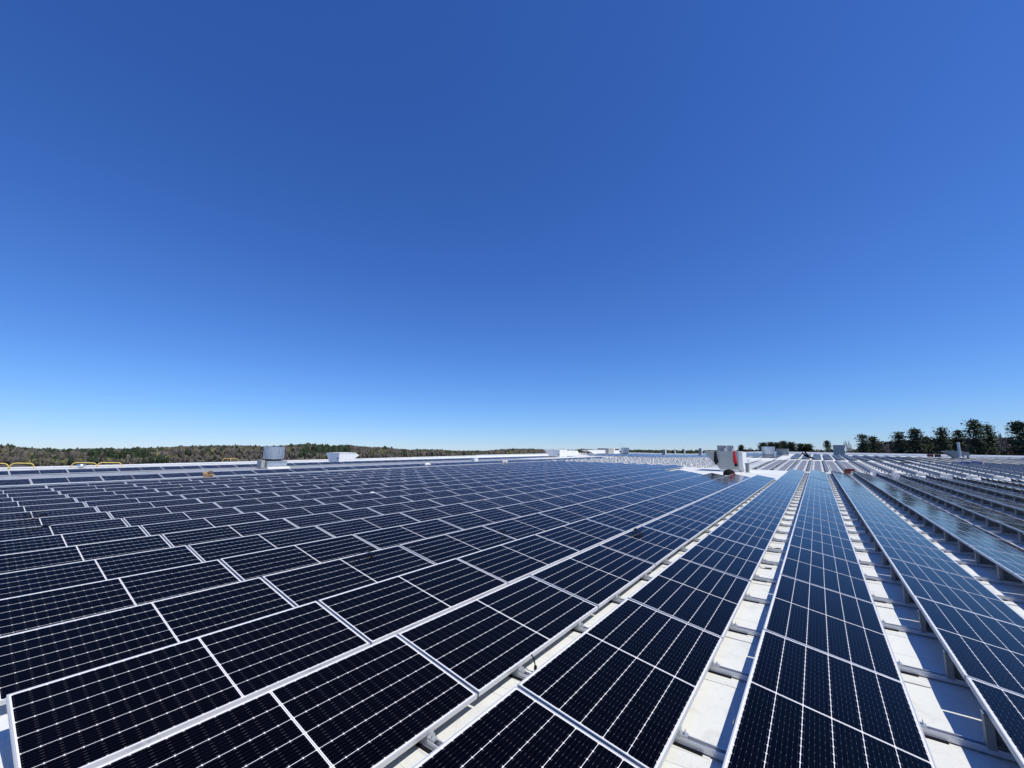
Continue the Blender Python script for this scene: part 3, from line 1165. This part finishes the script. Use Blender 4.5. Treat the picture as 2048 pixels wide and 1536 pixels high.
# ------------------------------------------------------------------ land, hills and woods (world frame)
SKY = [(-900, 894), (-300, 893), (0, 893), (12, 891), (20, 893.5), (50, 896), (100, 899), (120, 899.8), (160, 898), (200, 897.3), (250, 897.8), (310, 895.6), (364, 893), (422, 891.5),
       (456, 891), (496, 891.4), (524, 893), (555, 892.5), (598, 888.6), (623, 889), (662, 892.3), (700, 892), (739, 894.5), (773, 894.5), (785, 897), (818, 899.3), (847, 898.6),
       (877, 899.2), (902, 901.4), (974, 901.6), (986, 900), (1023, 897.6), (1052, 897.4), (1097, 899.3), (1106, 898.8), (1150, 899.8), (1166, 898.2), (1182, 898.8), (1238, 901.6),
       (1260, 900.6), (1295, 901), (1380, 901.8), (1480, 902.5), (1600, 901), (2048, 900), (3200, 900)]
RNG = [(-900, 1500), (0, 1500), (110, 2400), (300, 2000), (520, 1900), (600, 1500), (760, 1500), (800, 1900), (930, 2900), (1000, 2100), (1180, 2000), (1240, 2800), (1500, 2800), (3200, 2400)]


def interp(tab, x):
    if x <= tab[0][0]: return tab[0][1]
    for (a, b), (c, d) in zip(tab, tab[1:]):
        if x <= c: return b + (d - b) * (x - a) / (c - a)
    return tab[-1][1]


def tree_h(r):
    return 9.0


def ground_z(px, r):
    r1 = interp(RNG, px)
    z1 = at_range(px, interp(SKY, px), r1).z - 8.0
    r0 = 60
    if r <= r0: return ZG
    if r >= r1: return z1 - (r - r1) * .03
    s = (r - r0) / (r1 - r0)
    return ZG + (z1 - ZG) * (s ** 1.15) + 3.0 * noise.noise(Vector((px * .006, r * .006, 0))) * sin(pi * s)


fr = [0, 30, 60, 90, 130, 180, 240, 320, 420, 540, 620, 700, 800, 900, 1000, 1150, 1300, 1500, 1700, 2000, 2300, 2600, 3200, 4200, 6000, 9000]
mb = MB()
angs = [radians(a * .75) for a in range(480)]
for a in angs:
    az = a - YAW * 0                          # measured from the camera axis, to the right
    fw2 = Vector((-sin(YAW), cos(YAW)))
    rt2 = Vector((cos(YAW), sin(YAW)))
    dirx = fw2 * cos(a) + rt2 * sin(a)
    front = cos(a) > .30
    px = 1024 + F * tan(a) / cos(.16) if front else (3200 if sin(a) > 0 else -900)
    for r in fr:
        mb.v.append((dirx.x * r, dirx.y * r, ground_z(px, r)))
nr = len(fr)
for i in range(len(angs)):
    j = (i + 1) % len(angs)
    for k in range(nr - 1):
        mb.f.append((i * nr + k, i * nr + k + 1, j * nr + k + 1, j * nr + k))
mb.mi = [0] * len(mb.f)
n = N('woodland_floor')
f1 = n.noise(.012, 8, .75)
f2 = n.noise(.09, 6, .7)
n.set(color=n.mix(n.ramp(f1, .50, .62), n.mix(n.ramp(f2, .3, .7), rgb(.135, .118, .096), rgb(.085, .074, .060)), rgb(.045, .052, .032)), rough=.95, spec=.1)
tag(mb.build('ground', n.m, roof=False), 'wooded land rolling away to low hills', kind='structure')

# woodland: every crown a clump of leaf-sized or twig-sized faces
n = N('woodland_foliage')
at = n.node('ShaderNodeVertexColor', layer_name='Col')
n.set(color=at.outputs[0], rough=.9, spec=.1)
WOODMAT = n.m


def clump(mb, colr, c, rad, h, col, k, rr, size):
    for q in range(k):
        while True:
            v = Vector((rr.uniform(-1, 1), rr.uniform(-1, 1), rr.uniform(-1, 1)))
            if v.length <= 1: break
        p = Vector((c.x + v.x * rad, c.y + v.y * rad, c.z + v.z * h))
        a = Vector((rr.gauss(0, 1), rr.gauss(0, 1), rr.gauss(0, .6))).normalized() * size
        b = Vector((rr.gauss(0, 1), rr.gauss(0, 1), rr.gauss(0, 1))).normalized() * size
        mb.face([p, p + a, p + b])
        s_ = rr.uniform(.85, 1.15)
        colr.append((col[0] * s_, col[1] * s_, col[2] * s_, 1))


ICO = None


def crown(mb, colr, c, rad, h, col, rr, lod=2):
    """uneven rounded crown of small facets with loose tufts at its rim"""
    global ICO
    if ICO is None:
        import bmesh
        ICO = {}
        for lv in (1, 2):
            b = bmesh.new()
            bmesh.ops.create_icosphere(b, subdivisions=lv, radius=1)
            ICO[lv] = ([v.co.copy() for v in b.verts], [[v.index for v in f.verts] for f in b.faces])
            b.free()
    n0 = len(mb.v)
    o = Vector((rr.uniform(0, 90), rr.uniform(0, 90), rr.uniform(0, 90)))
    for v in ICO[lod][0]:
        k = 1 + .55 * noise.noise(v * 1.6 + o) + .30 * noise.noise(v * 4.0 + o) + rr.uniform(-.10, .10)
        mb.v.append((c.x + v.x * rad * k, c.y + v.y * rad * k, c.z + v.z * h * k))
    for f in ICO[lod][1]:
        mb.f.append(tuple(n0 + i for i in f))
        mb.mi.append(0)
        s_ = rr.uniform(.72, 1.28)
        colr.append((col[0] * s_, col[1] * s_, col[2] * s_, 1))


def color_faces(me, colr):
    lay = me.color_attributes.new('Col', 'FLOAT_COLOR', 'CORNER')
    buf = []
    for p, c in zip(me.polygons, colr): buf += list(c) * p.loop_total
    lay.data.foreach_set('color', buf)


rw = random.Random(21)
mb = MB()
colr = []
for q in range(15000):
    px = rw.uniform(-160, 1560)
    r1 = interp(RNG, px)
    s = rw.random()
    r = 440 + (r1 - 440) * s ** .85
    base = at_range(px, 906, r)
    z = ground_z(px, r)
    nz = noise.noise(Vector((base.x * .011, base.y * .011, 2.0)))
    u_ = rw.random()
    far = r / 900
    if (nz > .12 and (50 < px < 340 and s < .13 or 600 < px < 700 and s < .5)) or u_ < .05: kind = 'pine'
    elif nz < -.22 and u_ < .6: kind = 'bud'
    else: kind = 'bare'
    if px > 1240: kind = 'pine' if u_ < .5 else 'bare'
    h = rw.uniform(6.5, 10.5) * (.55 if r < 600 else 1) * (1.2 if kind == 'pine' else 1)
    if s > .95: h = rw.uniform(7, 9.5) + (6 if rw.random() < .03 else 0)
    col = {'pine': (.040, .055, .030), 'bud': (.15, .145, .065), 'bare': (.108, .098, .078)}[kind]
    rad = h * rw.uniform(.26, .40)
    sc = max(1.0, r / 1500)
    tn = rw.uniform(.8, 1.2)
    col = tuple(q_ * tn for q_ in col)
    crown(mb, colr, Vector((base.x, base.y, z + h * .5)), rad * sc * .8, h * (.5 if kind != 'pine' else .6), col, rw, 2 if r < 800 else 1)
    clump(mb, colr, Vector((base.x, base.y, z + h * .6)), rad * sc * 1.15, h * .6, col, 16 if r < 800 else 8, rw, rad * .32 * sc)
me = mb.mesh('hillside_woodland', WOODMAT)
color_faces(me, colr)
tag(link('hillside_woodland', me, roof=False), 'spring woodland, brown and dark green, covering the far hills', 'woodland', kind='stuff')

for px, yt, lab in ((643.2, 883.5, 'thin left radio mast on the wooded hill crest'), (650.2, 881.5, 'thin right radio mast on the wooded hill crest')):
    b = at_range(px, 906, 1480)
    z0 = ground_z(px, 1480)
    zt = at_range(px, yt, 1480).z
    mb = MB()
    mb.tube([(b.x, b.y, z0), (b.x, b.y, zt)], [.55, .35], 6)
    tag(mb.build('radio_mast', MAT_GALV, roof=False), lab, 'mast')
b = at_range(122.5, 906, 900)
z0 = ground_z(122.5, 900) + 6
e = empty('house', (b.x, b.y, z0), (0, 0, YAW), roof=False)
e.scale = (.9, .9, .9)
mb = MB()
mb.prism([(-2.6, -3), (2.6, -3), (2.6, 3.0), (0, 5.0), (-2.6, 3.0)], 'x', -3, 3)
mb.build('wall', MAT_WHITE, e)
mb = MB()
mb.prism([(-2.9, 2.9), (0, 5.1), (2.9, 2.9), (2.9, 3.2), (0, 5.45), (-2.9, 3.2)], 'x', -3.3, 3.3)
mb.build('roof', MAT_GREY, e)
tag(e, 'tiny white house among the trees on the left hillside', 'house')

# ------------------------------------------------------------------ the trees on the right
n = N('pine_needles')
at = n.node('ShaderNodeVertexColor', layer_name='Col')
n.set(color=at.outputs[0], rough=.7, spec=.2)
NEEDLE = n.m


def pine_meshes(seed, spread, low, dens=1.0, bushy=0.0):
    """unit-height pine: trunk, and a crown of tiered, upswept plumes of needle tufts"""
    rr = random.Random(seed)
    tr = MB()
    tr.tube([(0, 0, 0), (.004, 0, .4), (-.003, .004, .75), (0, 0, .99)], [.016, .013, .008, .002], 7)
    cr = MB()
    colr = []
    z = low
    while z < .985:
        f = (z - low) / (1 - low)
        env = spread * (min(1, 1.15 * (1 - f) ** .85 + .03)) * (.75 + .25 * sin(f * 9 + seed)) * (1 if f > .15 else .75 + f)
        nb = rr.choice((3, 4, 5))
        a0 = rr.uniform(0, 6.28)
        for b in range(nb):
            a = a0 + b * 2 * pi / nb + rr.uniform(-.35, .35)
            ln = env * rr.uniform(.55, 1.12)
            up = rr.uniform(-.04, .34)
            end = (ln * cos(a), ln * sin(a), z + ln * up)
            tr.tube([(0, 0, z), (end[0] * .6, end[1] * .6, z + ln * up * .5), end], [.005, .003, .0012], 4)
            for q in range(int((40 + bushy * 20) * dens)):
                t = rr.uniform(.06, 1.06)
                cx, cy = end[0] * t, end[1] * t
                cz = z + ln * up * t * t + rr.gauss(.006, .011 + bushy * .010)
                wv = .020 + .030 * (1 - abs(t - .7))
                px_ = cx + rr.gauss(0, wv * .8)
                py_ = cy + rr.gauss(0, wv * .8)
                sz = rr.uniform(.014, .032)
                g = Vector((rr.gauss(0, 1), rr.gauss(0, 1), rr.gauss(.2, .35))).normalized() * sz
                h = Vector((rr.gauss(0, 1), rr.gauss(0, 1), rr.gauss(.1, .35))).normalized() * sz
                p = Vector((px_, py_, cz))
                cr.face([p, p + g, p + g * .5 + h])
                s_ = rr.uniform(.7, 1.3)
                colr.append((.068 * s_, .092 * s_, .052 * s_, 1))
        z += rr.uniform(.020, .040)
    for q in range(24):
        p = Vector((rr.gauss(0, .006), rr.gauss(0, .006), rr.uniform(.94, 1.0)))
        g = Vector((rr.gauss(0, 1), rr.gauss(0, 1), rr.gauss(.6, .5))).normalized() * .022
        h = Vector((rr.gauss(0, 1), rr.gauss(0, 1), rr.gauss(.3, .5))).normalized() * .018
        cr.face([p, p + g, p + h])
        colr.append((.06, .085, .045, 1))
    cm = cr.mesh('crown', NEEDLE)
    color_faces(cm, colr)
    return tr.mesh('trunk', MAT_BARK), cm


PINES = [pine_meshes(3, .25, .36), pine_meshes(11, .22, .42, .9), pine_meshes(19, .27, .34, 1.1), pine_meshes(27, .20, .46, .8), pine_meshes(35, .30, .22, 1.3, 1.0)]
PR = [.25, .22, .27, .20, .30]


def bare_meshes(seed):
    rr = random.Random(seed)
    mb = MB()

    def grow(p, d, ln, r, lev):
        q = p + d * ln
        mid = p + d * ln * .5 + Vector((rr.gauss(0, 1), rr.gauss(0, 1), rr.gauss(0, 1))) * ln * .05
        r = max(r, .0034)
        mb.tube([p, mid, q], [r, r * .85, r * .65], 5 if lev < 3 else 3)
        if lev >= 5: return
        for k in range(3 if lev < 4 else 4):
            ax = Vector((rr.gauss(0, 1), rr.gauss(0, 1), rr.gauss(0, 1))).normalized()
            nd = (d + ax * rr.uniform(.45, .8) + Vector((0, 0, .10))).normalized()
            grow(q if k else p + d * ln * .75, nd, ln * rr.uniform(.62, .82), r * .58, lev + 1)
    grow(Vector((0, 0, 0)), Vector((0, 0, 1)), .26, .016, 0)
    zt = max(v[2] for v in mb.v)
    mb.v = [(x / zt, y / zt, z / zt) for x, y, z in mb.v]
    return mb


def bare_tree(seed):
    full = bare_meshes(seed)
    tr, cr = MB(), MB()
    tr.v = cr.v = full.v
    for f in full.f:
        z = min(full.v[i][2] for i in f)
        (tr if z < .26 else cr).f.append(f)
    out = []
    for mbx, nm, mt in ((tr, 'trunk', MAT_BARK), (cr, 'crown', MAT_BAREWOOD)):
        mbx.mi = [0] * len(mbx.f)
        used = sorted(set(i for f in mbx.f for i in f))
        mp = {u: i for i, u in enumerate(used)}
        m2 = MB()
        m2.v = [full.v[u] for u in used]
        m2.f = [tuple(mp[i] for i in f) for f in mbx.f]
        m2.mi = [0] * len(m2.f)
        out.append(m2.mesh(nm, mt))
    return out


BARES = [bare_tree(2), bare_tree(5)]


def plant(kind, var, px, ytop, half, rng, label, name, group):
    top = at_range(px, ytop, rng)
    h = top.z - (ZG - 1)
    e = empty(name, (top.x, top.y, ZG - 1), (0, 0, px * 1.7 % 6.28), roof=False)
    wm = half / F * rng * cos(atan2(abs(px - 1024), F)) * 1.0
    if kind == 'pine':
        tm, cm = PINES[var]
        s_ = wm / PR[var] * (2.2 if var == 4 else 1.35)
    else:
        tm, cm = BARES[var]
        s_ = wm / .42
    e.scale = (s_, s_, h)
    link('trunk', tm, e)
    link('crown', cm, e)
    tag(e, label, 'tree', group)


PG = 'pines beyond the far roof edge'
for var, px, yt, half, rng, lab in (
        (4, 1482, 890.5, 8, 260, 'small dark pine right behind the big grey unit, left of brown trees'),
        (4, 1526, 886, 13, 230, 'rounded pine at the left end of the dark clump behind the fan'),
        (4, 1541, 885, 13, 235, 'rounded pine second from left in the clump behind the fan'),
        (4, 1554, 886, 12, 225, 'rounded pine in the middle of the clump behind the fan'),
        (4, 1566, 883, 13, 232, 'highest rounded pine in the dark clump behind the fan'),
        (4, 1582, 885, 13, 226, 'pointed pine at the right end of the clump behind the fan'),
        (4, 1601, 888, 12, 240, 'left pine of the rounded pair right of the grey cabinet'),
        (4, 1615, 888.5, 14, 236, 'right pine of the rounded pair right of the grey cabinet'),
        (0, 1653.5, 880.8, 13, 190, 'lone tiered pine just left of the tall grey cabinet'),
        (1, 1723.5, 868, 18, 175, 'lopsided pine right of the bare round tree'),
        (0, 1744, 872.5, 20, 178, 'wide sparse pine second right of the bare round tree'),
        (2, 1795.5, 863.5, 24, 172, 'broad dark pine left of the pointed tall pair'),
        (0, 1828.5, 856.5, 24, 170, 'pointed dark pine with layered boughs, third large one from left'),
        (1, 1852, 872, 18, 174, 'short pine filling the dip between two pointed pines'),
        (2, 1881, 854.5, 24, 168, 'pointed pine directly left of the hooded unit'),
        (3, 1914.5, 859.5, 20, 172, 'thin ragged pine right behind the leaning pole'),
        (2, 1946, 839.5, 30, 166, 'tallest pine with a domed top right of the pole'),
        (1, 1973.5, 848.5, 18, 170, 'slim pine close against the right of the tallest domed pine'),
        (0, 2034, 842, 32, 165, 'large pine with long level boughs at the right picture edge'),
        (2, 2068, 846, 28, 168, 'pine cut off by the right picture edge')):
    plant('pine', var, px, yt, half, rng, lab, 'pine_tree', PG)
BG = 'leafless trees beyond the far roof edge'
for var, px, yt, half, rng, lab in (
        (0, 1494, 894.5, 8, 300, 'leafless brown tree right of the small dark pine'),
        (1, 1507, 893.5, 9, 300, 'leafless brown tree touching the left of the rounded pine clump'),
        (0, 1691, 880, 17, 200, 'round leafless tree right behind the tall grey cabinet'),
        (1, 1763, 885, 13, 180, 'pale leafless tree between the sparse pine and broad pine'),
        (0, 1775, 880, 13, 190, 'thin leafless tree touching the left of the broad dark pine'),
        (1, 1931, 873, 15, 176, 'leafless tree tucked left under the tallest domed pine'),
        (1, 1991, 853, 16, 176, 'tall leafless tree right of the slim pine'),
        (0, 2010, 868, 16, 180, 'leafless tree in the gap before the large edge pine')):
    plant('bare', var, px, yt, half, rng, lab, 'leafless_tree', BG)

# undergrowth and deeper wood behind those trees
mb = MB()
colr = []
rw = random.Random(77)
for q in range(2600):
    px = rw.uniform(1478, 2120)
    rng = rw.uniform(185, 290)
    yt = rw.uniform(896, 912) if px < 1700 else rw.uniform(888 - min(14, (px - 1700) * .09), 912)
    if px < 1640: yt = rw.uniform(898, 910); rng += 40
    elif px < 1720: yt = rw.uniform(901, 910)
    p = at_range(px, yt, rng)
    col = rw.choice(((.030, .034, .018), (.055, .042, .030), (.022, .030, .016), (.08, .065, .05)))
    clump(mb, colr, Vector((p.x, p.y, p.z - 1.5)), 2.4, 1.5, col, 14, rw, 1.0)
    if q % 3 == 0:
        mb.face([(p.x - .12, p.y, ZG - 2), (p.x + .12, p.y, ZG - 2), (p.x + .05, p.y, p.z), (p.x - .05, p.y, p.z)])
        colr.append((.05, .04, .03, 1))
for q in range(500):
    px = rw.uniform(1478, 2120)
    p = at_range(px, rw.uniform(905, 914), rw.uniform(150, 180))
    clump(mb, colr, Vector((p.x, p.y, p.z - 1.5)), 2.2, 1.8, rw.choice(((.03, .034, .018), (.05, .04, .028), (.02, .028, .015))), 14, rw, .9)
me = mb.mesh('undergrowth', WOODMAT)
color_faces(me, colr)
tag(link('undergrowth', me, roof=False), 'dark undergrowth and thickets between and behind the right pines', 'undergrowth', kind='stuff')

# ------------------------------------------------------------------ set the whole roof on its pitch
for o in ON_ROOF:
    o.matrix_basis = ROOF @ o.matrix_basis
